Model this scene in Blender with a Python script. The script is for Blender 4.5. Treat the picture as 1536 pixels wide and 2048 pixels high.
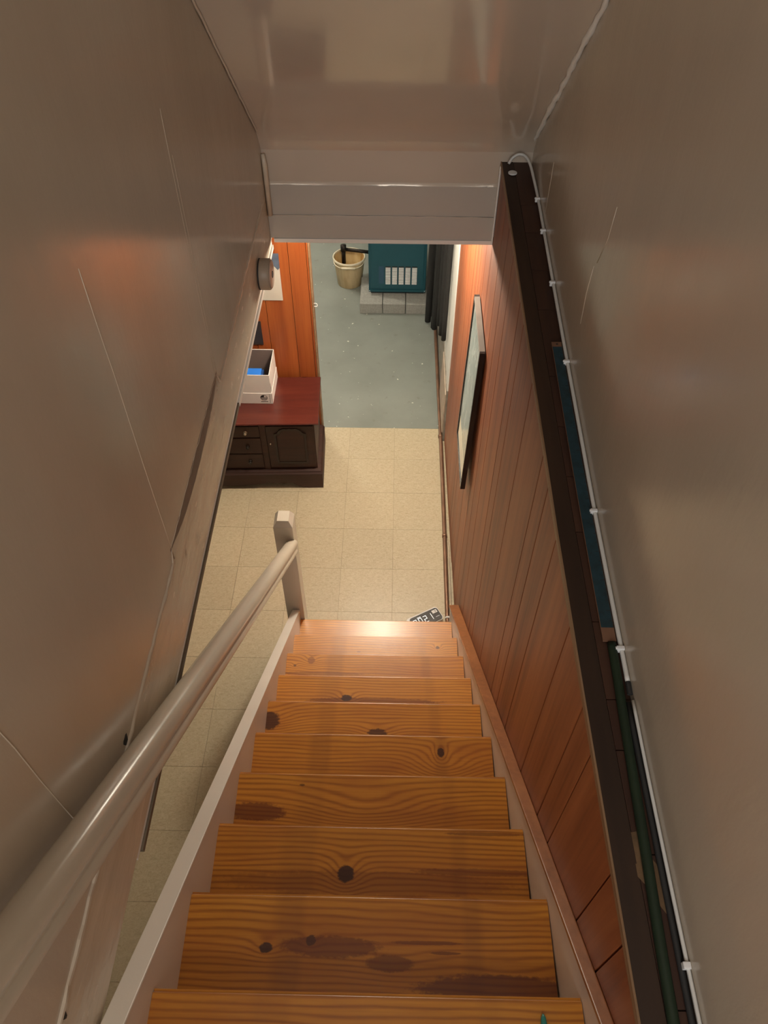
import bpy, bmesh, math, random
from mathutils import Vector, Matrix
random.seed(7)
S = bpy.context.scene
for o in list(bpy.data.objects): bpy.data.objects.remove(o, do_unlink=True)
C = S.collection

# ------------------------------------------------------------------ camera
F_PX, PITCH, YAW, ROLL = 1541.7, 0.855222, 0.015943, 0.003803
cp, sp, cy, sy = math.cos(PITCH), math.sin(PITCH), math.cos(YAW), math.sin(YAW)
fw = Vector((-sy*cp, cy*cp, -sp)); rt = Vector((cy, sy, 0)); up = rt.cross(fw)
r2 = rt*math.cos(ROLL) + up*math.sin(ROLL); u2 = up*math.cos(ROLL) - rt*math.sin(ROLL)
cam = bpy.data.objects.new('camera', bpy.data.cameras.new('camera')); C.objects.link(cam)
m = Matrix((r2, u2, -fw)).transposed().to_4x4(); m.translation = Vector((0.0358, 0, 3.658))
cam.matrix_world = m
cam.data.sensor_fit = 'VERTICAL'; cam.data.sensor_height = 36; cam.data.lens = F_PX/2048*36
cam.data.clip_start = 0.02
S.camera = cam

# ------------------------------------------------------------------ light
S.view_settings.view_transform = 'Standard'; S.view_settings.look = 'None'
S.view_settings.gamma = 1; S.view_settings.use_curve_mapping = False
S.view_settings.exposure = 0.12
W = bpy.data.worlds.new('world'); S.world = W; W.use_nodes = True
W.node_tree.nodes['Background'].inputs[0].default_value = (0.75, 0.83, 1, 1)
W.node_tree.nodes['Background'].inputs[1].default_value = 0.15
def light(name, kind, loc, energy, col, size=0.1, rot=None, sy=None):
    d = bpy.data.lights.new(name, kind); d.energy = energy; d.color = col
    if kind == 'AREA':
        d.size = size
        if sy: d.shape = 'RECTANGLE'; d.size_y = sy
    else: d.shadow_soft_size = size
    o = bpy.data.objects.new(name, d); C.objects.link(o); o.location = loc
    if rot: o.rotation_euler = rot
    return o
light('basement_ceiling_lamp', 'POINT', (-0.04, 3.32, 2.06), 72, (1, 0.88, 0.70), 0.08)
light('boiler_room_lamp', 'POINT', (-1.5, 5.9, 2.0), 50, (1, 0.9, 0.75), 0.06)
light('hall_ceiling_lamp', 'AREA', (0.05, -1.1, 4.7), 9, (1, 0.87, 0.72), 0.35, (0, 0, 0))
light('hall_daylight', 'AREA', (0.03, -2.1, 3.75), 24, (1, 0.975, 0.93), 0.7, (math.radians(90), 0, 0), 1.5)
wd = light('cool_hall_fill', 'AREA', (-0.36, -1.7, 3.9), 13, (0.72, 0.86, 1), 0.5, None, 1.0)  # added cool fill to grey the right wall and header; no window modelled
wd.rotation_euler = (Vector((0.45, 2.6, 2.5)) - wd.location).to_track_quat('-Z', 'Y').to_euler()

# ------------------------------------------------------------------ mesh helpers
def obj(name, bm, mat, parent=None, smooth=False, kind=None):
    me = bpy.data.meshes.new(name); bmesh.ops.recalc_face_normals(bm, faces=bm.faces)
    bm.to_mesh(me); bm.free()
    if smooth:
        for p in me.polygons: p.use_smooth = True
    if isinstance(mat, (list, tuple)):
        for x in mat: me.materials.append(x)
    else: me.materials.append(mat)
    o = bpy.data.objects.new(name, me); C.objects.link(o)
    if parent: o.parent = parent; o.matrix_parent_inverse = Matrix()
    if kind: o['kind'] = kind
    return o
def autosmooth(o, ang=40):
    me = o.data
    for p in me.polygons: p.use_smooth = True
    b = bmesh.new(); b.from_mesh(me)
    for e in b.edges:
        if len(e.link_faces) == 2 and e.calc_face_angle(0) > math.radians(ang): e.smooth = False
    b.to_mesh(me); b.free()
def tag(o, label, cat, group=None):
    o['label'] = label; o['category'] = cat
    if group: o['group'] = group
    return o
def thing(name, loc, label, cat, group=None, rz=0):
    o = bpy.data.objects.new(name, None); C.objects.link(o); o.location = loc
    o.rotation_euler = (0, 0, rz); o.empty_display_size = 0.05
    return tag(o, label, cat, group)
def box(bm, x0, x1, y0, y1, z0, z1, bev=0):
    vs = [bm.verts.new((x, y, z)) for z in (z0, z1) for y in (y0, y1) for x in (x0, x1)]
    fs = [bm.faces.new([vs[i] for i in f]) for f in ((0,2,3,1),(4,5,7,6),(0,1,5,4),(2,6,7,3),(0,4,6,2),(1,3,7,5))]
    if bev:
        es = list({e for f in fs for e in f.edges})
        bmesh.ops.bevel(bm, geom=es, offset=bev, segments=2, affect='EDGES', profile=0.7)
    return vs
def hexa(bm, pts, bev=0):   # 8 points: bottom 4 ccw, top 4 ccw
    vs = [bm.verts.new(p) for p in pts]
    fs = [bm.faces.new([vs[i] for i in f]) for f in ((3,2,1,0),(4,5,6,7),(0,1,5,4),(1,2,6,5),(2,3,7,6),(3,0,4,7))]
    if bev:
        es = list({e for f in fs for e in f.edges})
        bmesh.ops.bevel(bm, geom=es, offset=bev, segments=2, affect='EDGES', profile=0.7)
def prism(bm, pts, d):      # polygon of 3D points extruded by vector d
    a = [bm.verts.new(p) for p in pts]; b = [bm.verts.new(Vector(p)+Vector(d)) for p in pts]
    bm.faces.new(a[::-1]); bm.faces.new(b)
    n = len(pts)
    for i in range(n): bm.faces.new((a[i], a[(i+1) % n], b[(i+1) % n], b[i]))
def tube(bm, pts, r, seg=10, cap=True):
    pts = [Vector(p) for p in pts]; rings = []
    rr = r if isinstance(r, (list, tuple)) else [r]*len(pts)
    nrm = None
    for i, p in enumerate(pts):
        t = (pts[min(i+1, len(pts)-1)] - pts[max(i-1, 0)]).normalized()
        if nrm is None:
            nrm = t.orthogonal().normalized()
        else:
            nrm = (nrm - t*nrm.dot(t)).normalized()
        b = t.cross(nrm)
        rings.append([bm.verts.new(p + (nrm*math.cos(a) + b*math.sin(a))*rr[i]) for a in [2*math.pi*k/seg for k in range(seg)]])
    for A, B in zip(rings, rings[1:]):
        for k in range(seg): bm.faces.new((A[k], A[(k+1) % seg], B[(k+1) % seg], B[k]))
    if cap: bm.faces.new(rings[0][::-1]); bm.faces.new(rings[-1])
def lathe(bm, prof, seg=32, axis='Z', c=(0, 0, 0), close=True):   # prof: [(r, h)]
    rings = []
    for r, h in prof:
        ring = []
        for k in range(seg):
            a = 2*math.pi*k/seg
            if axis == 'Z': p = (c[0]+r*math.cos(a), c[1]+r*math.sin(a), c[2]+h)
            elif axis == 'X': p = (c[0]+h, c[1]+r*math.cos(a), c[2]+r*math.sin(a))
            else: p = (c[0]+r*math.cos(a), c[1]+h, c[2]+r*math.sin(a))
            ring.append(bm.verts.new(p))
        rings.append(ring)
    for A, B in zip(rings, rings[1:]):
        for k in range(seg): bm.faces.new((A[k], A[(k+1) % seg], B[(k+1) % seg], B[k]))
    if close: bm.faces.new(rings[0][::-1]); bm.faces.new(rings[-1])
def spline(pts, n=8):
    P = [Vector(p) for p in pts]; P = [P[0]*2-P[1]] + P + [P[-1]*2-P[-2]]; out = []
    for i in range(1, len(P)-2):
        for k in range(n):
            t = k/n
            out.append(0.5*((2*P[i]) + (P[i+1]-P[i-1])*t + (2*P[i-1]-5*P[i]+4*P[i+1]-P[i+2])*t*t + (3*P[i]-P[i-1]-3*P[i+1]+P[i+2])*t**3))
    out.append(P[-2]); return out
def B(): return bmesh.new()

# ------------------------------------------------------------------ material helpers
class NT:
    def __init__(s, name):
        s.mat = bpy.data.materials.new(name); s.mat.use_nodes = True
        s.t = s.mat.node_tree; s.b = s.t.nodes['Principled BSDF']; s.L = s.t.links
    def n(s, typ, **kw):
        x = s.t.nodes.new(typ)
        for k, v in kw.items(): setattr(x, k, v)
        return x
    def put(s, sock, v):
        if hasattr(v, 'is_output') or isinstance(v, bpy.types.NodeSocket): s.L.new(v, sock)
        else:
            if isinstance(v, (tuple, list)) and len(v) == 3 and sock.type == 'RGBA': v = (*v, 1)
            sock.default_value = v
    def math(s, op, a, b=0.0, c=None, clamp=False):
        x = s.n('ShaderNodeMath', operation=op, use_clamp=clamp)
        s.put(x.inputs[0], a); s.put(x.inputs[1], b)
        if c is not None: s.put(x.inputs[2], c)
        return x.outputs[0]
    def co(s, scale=(1, 1, 1), which='Object', loc=(0, 0, 0)):
        if not hasattr(s, '_tc'): s._tc = s.n('ShaderNodeTexCoord')
        mp = s.n('ShaderNodeMapping'); s.L.new(s._tc.outputs[which], mp.inputs[0])
        mp.inputs['Scale'].default_value = scale; mp.inputs['Location'].default_value = loc
        return mp.outputs[0]
    def noise(s, vec, scale, detail=3, rough=0.55, dist=0.0):
        x = s.n('ShaderNodeTexNoise'); s.L.new(vec, x.inputs['Vector'])
        x.inputs['Scale'].default_value = scale; x.inputs['Detail'].default_value = detail
        x.inputs['Roughness'].default_value = rough; x.inputs['Distortion'].default_value = dist
        return x.outputs['Fac']
    def ramp(s, fac, stops):
        x = s.n('ShaderNodeValToRGB'); s.put(x.inputs[0], fac); cr = x.color_ramp
        while len(cr.elements) < len(stops): cr.elements.new(0.5)
        for e, (p, c) in zip(cr.elements, stops):
            e.position = p; e.color = (*c, 1) if len(c) == 3 else c
        return x.outputs[0]
    def mix(s, fac, a, b, blend='MIX'):
        x = s.n('ShaderNodeMix', data_type='RGBA', blend_type=blend)
        s.put(x.inputs[0], fac); s.put(x.inputs[6], a); s.put(x.inputs[7], b)
        return x.outputs[2]
    def bump(s, h, strength, dist=0.01):
        x = s.n('ShaderNodeBump'); x.inputs['Strength'].default_value = strength
        x.inputs['Distance'].default_value = dist; s.put(x.inputs['Height'], h)
        if getattr(s, '_bump', None): s.L.new(s._bump, x.inputs['Normal'])
        s._bump = x.outputs[0]; s.L.new(s._bump, s.b.inputs['Normal'])
    def set(s, **kw):
        N = dict(col='Base Color', rough='Roughness', metal='Metallic', spec='Specular IOR Level', coat='Coat Weight', crough='Coat Roughness', emit='Emission Color', estr='Emission Strength', alpha='Alpha')
        for k, v in kw.items(): s.put(s.b.inputs[N[k]], v)
        return s
    def rnd(s):
        return s.n('ShaderNodeObjectInfo').outputs['Random']
def plain(name, col, rough=0.5, metal=0.0, var=0.12, vs=8.0, coat=0.0, bump=0.0, bs=60.0):
    t = NT(name); c = t.co()
    nz = t.noise(c, vs, 4)
    dk = tuple(x*(1-var) for x in col); lt = tuple(min(1, x*(1+var)) for x in col)
    t.set(col=t.ramp(nz, [(0.3, dk), (0.7, lt)]), rough=rough, metal=metal, coat=coat)
    if bump: t.bump(t.noise(c, bs, 3), bump, 0.004)
    return t.mat

def paint(name, col, rough, b1=0.12, b2=0.25, streak=(1, 1, 1)):
    t = NT(name); c = t.co(streak)
    big = t.noise(c, 1.7, 3); fine = t.noise(c, 55, 3, 0.6); mid = t.noise(c, 9, 3)
    dk = tuple(x*0.93 for x in col); lt = tuple(min(1, x*1.05) for x in col)
    t.set(col=t.ramp(big, [(0.3, dk), (0.7, lt)]))
    t.set(rough=t.math('MULTIPLY_ADD', mid, 0.12, rough-0.06))
    t.bump(mid, b2, 0.004); t.bump(fine, b1, 0.0015)
    return t.mat
M_wall = paint('gloss_beige_wall_paint', (0.535, 0.46, 0.37), 0.18, 0.16, 0.2, (1, 1.6, 0.7))
M_ceil = paint('gloss_beige_ceiling_paint', (0.54, 0.455, 0.37), 0.09, 0.05, 0.10)
M_head = paint('greyed_header_paint', (0.47, 0.435, 0.385), 0.2, 0.1, 0.2)
t = NT('scuffed_cream_board_paint'); c = t.co()
mk = t.noise(t.co((1, 9, 34)), 1.0, 3, 0.6, 0.6); bg = t.noise(t.co((1, 2, 9)), 1.3, 4, 0.6); md = t.noise(t.co((1, 1, 3)), 9, 3)
col = t.ramp(bg, [(0.35, (0.56, 0.47, 0.36)), (0.65, (0.66, 0.56, 0.435))])
col = t.mix(t.ramp(mk, [(0.70, (0, 0, 0)), (0.76, (0.7, 0.7, 0.7))]), col, (0.26, 0.19, 0.13))
t.set(col=col, rough=t.math('MULTIPLY_ADD', md, 0.2, 0.14)); t.bump(mk, 0.3, 0.004); t.bump(md, 0.25, 0.004); M_fascia = t.mat
M_white = paint('white_stringer_paint', (0.70, 0.60, 0.52), 0.35, 0.2, 0.25)
M_cap_white = paint('white_stringer_top_paint', (0.80, 0.76, 0.70), 0.4, 0.3, 0.3)
M_rail = paint('off_white_rail_enamel', (0.63, 0.57, 0.48), 0.22, 0.1, 0.15)
M_plaster = paint('white_foundation_paint', (0.78, 0.78, 0.74), 0.6, 0.8, 0.9)
M_seam = paint('paint_ridge', (0.54, 0.45, 0.35), 0.3, 0.2, 0.2)
M_taupe = plain('dark_taupe_edge', (0.20, 0.15, 0.115), 0.6, vs=30)

def wood(name, c_dark, c_mid, c_light, axis='Z', rough=0.35, coat=0.2, fx=70.0, var=0.25):
    t = NT(name)
    sc = {'Z': (fx, fx, 2.2), 'X': (2.2, fx, fx), 'Y': (fx, 2.2, fx)}[axis]
    rn = t.rnd()
    c = t.co(sc); off = t.n('ShaderNodeVectorMath', operation='ADD'); t.L.new(c, off.inputs[0])
    cmb = t.n('ShaderNodeCombineXYZ'); sc2 = t.math('MULTIPLY', rn, 37.0)
    for i in range(3): t.L.new(sc2, cmb.inputs[i])
    t.L.new(cmb.outputs[0], off.inputs[1]); v = off.outputs[0]
    g = t.noise(v, 1.0, 5, 0.6, 0.4); g2 = t.noise(v, 0.22, 3)
    k = t.math('MULTIPLY_ADD', g2, 0.6, t.math('MULTIPLY', g, 0.5))
    col = t.ramp(k, [(0.36, c_dark), (0.52, c_mid), (0.72, c_light)])
    hv = t.n('ShaderNodeHueSaturation'); t.L.new(col, hv.inputs['Color'])
    t.L.new(t.math('MULTIPLY_ADD', rn, var, 1-var/2), hv.inputs['Value'])
    t.set(col=hv.outputs[0], rough=rough, coat=coat, crough=0.25)
    t.bump(g, 0.08, 0.002)
    return t.mat
M_panel = wood('orange_brown_wall_panelling', (0.115, 0.028, 0.009), (0.225, 0.061, 0.019), (0.32, 0.102, 0.035), 'Z', 0.48, 0.04, 60, 0.18)
M_part = wood('red_orange_partition_panelling', (0.21, 0.045, 0.011), (0.30, 0.072, 0.017), (0.38, 0.105, 0.026), 'Z', 0.35, 0.2, 60, 0.1)
M_ledge = wood('dark_brown_ledge_wood', (0.020, 0.0085, 0.005), (0.036, 0.014, 0.008), (0.055, 0.023, 0.012), 'Y', 0.55, 0.0, 40, 0.35)
M_ledge2 = wood('dark_ledge_trim_wood', (0.018, 0.008, 0.004), (0.030, 0.0135, 0.0065), (0.044, 0.021, 0.010), 'Y', 0.6, 0.0, 40, 0.2)
M_edge = wood('pale_raw_wood_edge', (0.18, 0.10, 0.05), (0.27, 0.16, 0.085), (0.34, 0.21, 0.12), 'Y', 0.5, 0.0)
M_cap = wood('orange_stringer_cap_wood', (0.22, 0.075, 0.025), (0.31, 0.115, 0.04), (0.40, 0.16, 0.06), 'Y', 0.35, 0.2, 50, 0.1)
M_mah = wood('mahogany_cabinet', (0.022, 0.008, 0.005), (0.036, 0.012, 0.007), (0.055, 0.019, 0.011), 'X', 0.6, 0.0, 40, 0.12)
M_mahtop = wood('red_mahogany_top', (0.055, 0.010, 0.007), (0.085, 0.015, 0.010), (0.12, 0.024, 0.014), 'X', 0.26, 0.4, 12, 0.05)
M_groove = plain('groove_shadow_wood', (0.03, 0.011, 0.005), 0.7)
M_strip = wood('dark_edge_strip', (0.06, 0.045, 0.028), (0.12, 0.09, 0.06), (0.2, 0.16, 0.11), 'Y', 0.5, 0.0)

t = NT('cream_vinyl_tile'); c = t.co()
a = t.noise(t.co((1, 1.6, 1)), 55, 4, 0.7, 1.2); b = t.noise(c, 5, 3); f = t.noise(t.co((1, 2.6, 1)), 75, 2, 0.5, 0.8)
col = t.ramp(a, [(0.33, (0.42, 0.345, 0.22)), (0.5, (0.535, 0.46, 0.32)), (0.7, (0.62, 0.555, 0.41))])
col = t.mix(t.ramp(f, [(0.66, (0, 0, 0)), (0.74, (0.5, 0.5, 0.5))]), col, (0.32, 0.25, 0.15))
col = t.mix(t.math('MULTIPLY', b, 0.3), col, (0.50, 0.42, 0.27))
hv = t.n('ShaderNodeHueSaturation'); t.L.new(col, hv.inputs['Color'])
t.L.new(t.math('MULTIPLY_ADD', t.rnd(), 0.08, 0.96), hv.inputs['Value'])
t.set(col=hv.outputs[0], rough=0.38); t.bump(a, 0.05, 0.002); M_tile = t.mat
M_tilegap = plain('tile_joint_dirt', (0.30, 0.23, 0.14), 0.8)

t = NT('grey_floor_paint'); c = t.co()
b = t.noise(c, 2.2, 4); f = t.noise(c, 38, 2, 0.4); d = t.noise(c, 16, 3)
col = t.ramp(b, [(0.3, (0.205, 0.225, 0.205)), (0.7, (0.275, 0.30, 0.275))])
col = t.mix(t.ramp(f, [(0.735, (0, 0, 0)), (0.755, (1, 1, 1))]), col, (0.75, 0.74, 0.68))
col = t.mix(t.ramp(d, [(0.25, (0.5, 0.5, 0.5)), (0.36, (0, 0, 0))]), col, (0.17, 0.17, 0.14))
t.set(col=col, rough=0.5); t.bump(d, 0.1, 0.004); M_grey = t.mat
t = NT('bare_concrete'); c = t.co(); b = t.noise(c, 14, 5, 0.65)
t.set(col=t.ramp(b, [(0.3, (0.16, 0.145, 0.12)), (0.7, (0.36, 0.33, 0.28))]), rough=0.9); t.bump(b, 0.6, 0.01); M_conc = t.mat
t = NT('concrete_block'); c = t.co(); b = t.noise(c, 60, 4, 0.7)
t.set(col=t.ramp(b, [(0.3, (0.26, 0.26, 0.24)), (0.7, (0.37, 0.37, 0.34))]), rough=0.9); t.bump(b, 0.4, 0.003); M_block = t.mat
M_teal = plain('teal_boiler_enamel', (0.012, 0.078, 0.105), 0.35, 0, 0.08, 3)
M_blue = plain('blue_plastic', (0.03, 0.20, 0.75), 0.35)
M_blueslot = plain('faded_blue_label', (0.035, 0.085, 0.15), 0.5)
M_black = plain('black_foam', (0.012, 0.012, 0.012), 0.75, 0, 0.2, 30)
M_blackgl = plain('black_gloss', (0.008, 0.008, 0.009), 0.25)
M_darkmetal = plain('dark_iron', (0.030, 0.024, 0.020), 0.5, 0.6)
M_steel = plain('bright_louvre_steel', (0.85, 0.86, 0.87), 0.3, 0.35, 0.1, 40)
M_copper = plain('brown_copper_pipe', (0.22, 0.12, 0.075), 0.42, 0.5, 0.25, 9)
M_palepipe = plain('pale_pipe', (0.55, 0.45, 0.33), 0.5, 0, 0.2, 12)
t = NT('stained_yellow_bucket'); c = t.co((1, 1, 0.25)); b = t.noise(c, 22, 4)
t.set(col=t.ramp(b, [(0.3, (0.50, 0.37, 0.19)), (0.6, (0.68, 0.55, 0.33))]), rough=0.5); M_bucket = t.mat
t = NT('rust_stained_bucket_inside'); c = t.co((1, 1, 0.4)); b = t.noise(c, 14, 4)
t.set(col=t.ramp(b, [(0.35, (0.42, 0.22, 0.06)), (0.65, (0.72, 0.55, 0.28))]), rough=0.5); M_bucketin = t.mat
M_rim = plain('cream_plastic', (0.80, 0.72, 0.55), 0.45)
M_box = plain('white_cardboard', (0.82, 0.79, 0.76), 0.75, 0, 0.04)
M_boxin = plain('brown_cardboard_inside', (0.20, 0.145, 0.125), 0.85, 0, 0.06)
M_ink = plain('black_ink', (0.02, 0.02, 0.02), 0.7)
M_grayprint = plain('grey_print', (0.30, 0.29, 0.28), 0.7)
M_paper = plain('calendar_paper', (0.55, 0.52, 0.46), 0.6, 0, 0.05)
M_bluegrey = plain('blue_grey_print', (0.085, 0.11, 0.16), 0.6, 0, 0.3, 14)
M_brass = plain('pale_brass', (0.60, 0.52, 0.40), 0.3, 0.8)
M_detector = plain('beige_plastic', (0.36, 0.29, 0.22), 0.45, 0, 0.04)
M_plastic = plain('white_plastic', (0.74, 0.74, 0.74), 0.4, 0, 0.04)
M_cable = plain('white_cable_sheath', (0.62, 0.62, 0.60), 0.4, 0, 0.05)
M_green = plain('dark_green_rubber', (0.006, 0.018, 0.006), 0.65, 0, 0.2, 20)
M_tealplastic = plain('teal_plastic', (0.04, 0.27, 0.23), 0.35)
M_digit = NT('lit_white_digit').set(col=(0.85, 0.85, 0.85), emit=(1, 1, 1), estr=0.6, rough=0.4).mat
M_face = plain('clock_dark_face', (0.016, 0.012, 0.011), 0.5)
M_tan = plain('worn_tan_glue', (0.13, 0.075, 0.035), 0.7, 0, 0.25, 40)
t = NT('watercolour_print'); c = t.co((1, 3, 1.3)); b = t.noise(c, 9, 5, 0.6, 0.6)
t.set(col=t.ramp(b, [(0.3, (0.20, 0.26, 0.26)), (0.5, (0.33, 0.39, 0.38)), (0.72, (0.55, 0.58, 0.55))]), rough=0.2, coat=0.4); M_print = t.mat
M_mat = plain('cream_picture_mat', (0.70, 0.66, 0.52), 0.5, 0, 0.03)
t = NT('blue_painted_rule'); c = t.co((1, 1, 1)); b = t.noise(c, 26, 4, 0.7)
t.set(col=t.ramp(b, [(0.32, (0.006, 0.020, 0.026)), (0.6, (0.010, 0.040, 0.056)), (0.8, (0.026, 0.042, 0.062))]), rough=0.6); M_rule = t.mat
M_rulewood = plain('pinkish_rule_wood', (0.17, 0.085, 0.05), 0.6)

# ------------------------------------------------------------------ shared dimensions
def lerp_tab(tab, v):
    tab = sorted(tab)
    if v <= tab[0][0]: return tab[0][1]
    for (a, p), (b, q) in zip(tab, tab[1:]):
        if v <= b: return p + (q-p)*(v-a)/(b-a)
    return tab[-1][1]
def xr(Y): return 0.393 + 0.0075*(2.59-Y)             # panelled wall face
def zl(Y): return lerp_tab([(-0.4, 2.31), (0.2, 2.312), (0.7, 2.32), (1.1, 2.335), (1.7, 2.376), (2.575, 2.444), (2.7, 2.452)], Y)
XL, XU, YH = -0.432, 0.497, 2.64                       # left wall, upper right wall, header
ZC = 2.15                                              # underside of header / basement ceiling
def zs(Y): return 2.415 - 0.888*(Y-2.772)              # sloping ceiling
SX0, SW, SY, SZ, RUN, RISE, SKEW = -0.4316, 0.7854, 2.2144, 0.2505, 0.21692, 0.19558, 0.00467
def nz(Y): return SZ + (SY-Y)/RUN*RISE
def sxl(Y): return SX0 + SKEW*(SY-Y)/RUN
def sxr(Y): return sxl(Y) + SW
YB = -2.3                                              # hall back wall
ZTOP = 4.8

# ------------------------------------------------------------------ structure: floor
fl = obj('floor', (lambda b: (box(b, -4.2, 0.45, -1.2, 3.955, -0.10, -0.004), b)[1])(B()), M_tilegap, kind='structure')
T = 0.3048; GX, GY = 0.0439, 3.6474 + 0.3048
bt = B(); box(bt, 0.0006, T-0.0006, -T+0.0006, -0.0006, -0.004, 0.0, 0.0006); tile0 = None
for i in range(-8, 2):
    for j in range(0, 13):
        x = GX + i*T; y = GY - j*T
        if x > 0.35: continue
        if tile0 is None:
            o = obj('tile', bt, M_tile, fl); tile0 = o
        else:
            o = tile0.copy(); C.objects.link(o); o.parent = fl
        o.location = (x, y, 0)
b = B()
box(b, -4.2, GX-8*T, -1.2, 3.955, -0.004, 0, 0); box(b, GX-8*T, 0.45, -1.2, GY-13*T, -0.004, 0, 0)
obj('outer_tiling', b, M_tile, fl)
b = B(); box(b, -4.2, 0.9, 3.955, 7.4, -0.10, -0.002); obj('floor_boiler_room', b, M_grey, kind='structure')

# basement shell
b = B(); box(b, -4.3, 0.9, 7.3, 7.4, 0, 2.3); obj('wall_back', b, M_plaster, kind='structure')
b = B(); box(b, -4.3, -4.2, -1.3, 7.4, 0, 2.3); obj('wall_far_left', b, M_plaster, kind='structure')
b = B(); box(b, -4.3, 0.9, -1.3, -1.2, 0, 2.3); obj('wall_front', b, M_plaster, kind='structure')
b = B(); box(b, -4.3, 0.9, YH+0.10, 7.4, ZC+0.03, ZC+0.2); obj('ceiling_basement', b, M_plaster, kind='structure')
b = B(); box(b, -4.3, XL-0.10, -1.3, YH+0.10, ZC+0.03, ZC+0.2); obj('ceiling_left_basement', b, M_plaster, kind='structure')

# right foundation wall beyond the panelling: white paint above, bare concrete at the foot
fw_ = obj('wall_right_foundation', (lambda b: (box(b, 0.379, 0.9, 3.83, 7.4, 0.44, ZC+0.05), b)[1])(B()), M_plaster, kind='structure')
b = B(); box(b, 0.372, 0.9, 3.83, 7.4, 0.0, 0.44); obj('bare_foot', b, M_conc, fw_)
b = B(); hexa(b, [(0.362, 3.86, 0.05), (0.376, 3.86, 0.05), (0.376, 4.30, 0.05), (0.362, 4.30, 0.05), (0.366, 3.84, 0.40), (0.376, 3.84, 0.40), (0.376, 4.27, 0.42), (0.366, 4.27, 0.42)], 0.006)
obj('render_slab', b, plain('pinkish_cement_render', (0.46, 0.37, 0.29), 0.85, 0, 0.15, 20, 0, 0.3), fw_)

# right lower wall with panelling planks
b = B()
hexa(b, [(xr(3.83)+0.012, 3.83, 0), (0.9, 3.83, 0), (0.9, -1.2, 0), (xr(-1.2)+0.012, -1.2, 0),
         (xr(3.83)+0.012, 3.83, 2.29), (0.9, 3.83, 2.29), (0.9, -1.2, 2.29), (xr(-1.2)+0.012, -1.2, 2.29)])
wr = obj('wall_right_lower', b, M_groove, kind='structure')
G = [3.83, 3.66, 3.50, 3.332, 3.13, 3.03, 2.927, 2.78, 2.627, 2.432, 2.30, 2.157, 1.933, 1.835, 1.60, 1.345, 1.244, 1.094, 0.871, 0.694, 0.601, 0.395, 0.29, 0.10, -0.08, -0.20, -0.40]
for y1, y0 in zip(G, G[1:]):
    g = 0.0022; a, c_ = y0+g, y1-g
    zb = 0.035 if 2.3 < a < 2.75 else 0.012
    def top(Y): return (zl(Y) - 0.012) if Y < YH else ZC+0.02
    b = B()
    ta, tc = top(a), top(c_)
    if a < YH < c_: ta = tc = ZC+0.02
    hexa(b, [(xr(a), a, zb), (xr(a)+0.011, a, zb), (xr(c_)+0.011, c_, zb), (xr(c_), c_, zb),
             (xr(a), a, ta), (xr(a)+0.011, a, ta), (xr(c_)+0.011, c_, tc), (xr(c_), c_, tc)], 0.0018)
    obj('plank', b, M_panel, wr)

# ledge on top of the lower wall
Y = [YH+0.03, 2.39, 2.24, 2.05, 1.87, 1.60, 1.42, 1.26, 1.10, 0.87, 0.70, 0.60, 0.42, 0.20, 0.0, -0.2, -0.4]
b = B(); st = [2.67, 2.2, 1.7, 1.4, 1.1, 0.7, 0.2, -0.4]
def strip(b, st, xa, xb, za, zb):
    rows = []
    for y in st:
        rows.append([b.verts.new(p) for p in ((xa(y), y, za(y)), (xb(y), y, za(y)), (xb(y), y, zb(y)), (xa(y), y, zb(y)))])
    for A, D in zip(rows, rows[1:]):
        for k in range(4): b.faces.new((A[k], A[(k+1) % 4], D[(k+1) % 4], D[k]))
    b.faces.new(rows[0]); b.faces.new(rows[-1][::-1])
strip(b, st, lambda y: xr(y)+0.02, lambda y: 0.53, lambda y: zl(y)-0.08, lambda y: zl(y)-0.006)
ledge = obj('trim_1', b, M_ledge2, kind='structure')
b = B(); strip(b, st, lambda y: xr(y)+0.001, lambda y: xr(y)+0.040, lambda y: zl(y)-0.011, lambda y: zl(y)+0.001); obj('front_board', b, M_ledge2, ledge)
b = B(); strip(b, st, lambda y: xr(y)-0.0025, lambda y: xr(y)+0.0012, lambda y: zl(y)-0.014, lambda y: zl(y)+0.0022); obj('edge_bead', b, M_edge, ledge)
for y1, y0 in zip(Y, Y[1:]):
    b = B(); a, c_ = y0+0.0012, y1-0.0012
    strip(b, [c_, a], lambda y: xr(y)+0.0412, lambda y: XU-0.004, lambda y: zl(y)-0.006, lambda y: zl(y))
    obj('ledge_board', b, M_ledge, ledge)
b = B(); zz = zl(0.38)+0.0006
pts = [(0.448, 0.455, zz), (0.462, 0.458, zz), (0.468, 0.425, zz), (0.482, 0.405, zz), (0.486, 0.375, zz), (0.482, 0.33, zz), (0.472, 0.345, zz), (0.458, 0.372, zz), (0.447, 0.385, zz)]
prism(b, pts, (0, 0, 0.0008)); obj('worn_patch', b, M_tan, ledge)

# upper right wall, left wall, ceilings, header
b = B(); box(b, XU, XU+0.12, YB, YH+0.12, 2.25, ZTOP); wu = obj('wall_right', b, M_wall, kind='structure')
def ridge(parent, pts, r, mat=M_seam):
    b = B(); tube(b, pts, r, 6); return obj('paint_ridge', b, mat, parent, True)
ridge(wu, [(XU, 1.55, 2.86), (XU, 1.56, 2.78), (XU, 1.60, 2.70)], 0.0012)
ridge(wu, [(XU, 1.62, 2.68), (XU, 1.63, 2.60), (XU, 1.62, 2.52)], 0.0012)
ridge(wu, [(XU, 2.28, 2.46), (XU, 2.28, 2.62)], 0.001)

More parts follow.
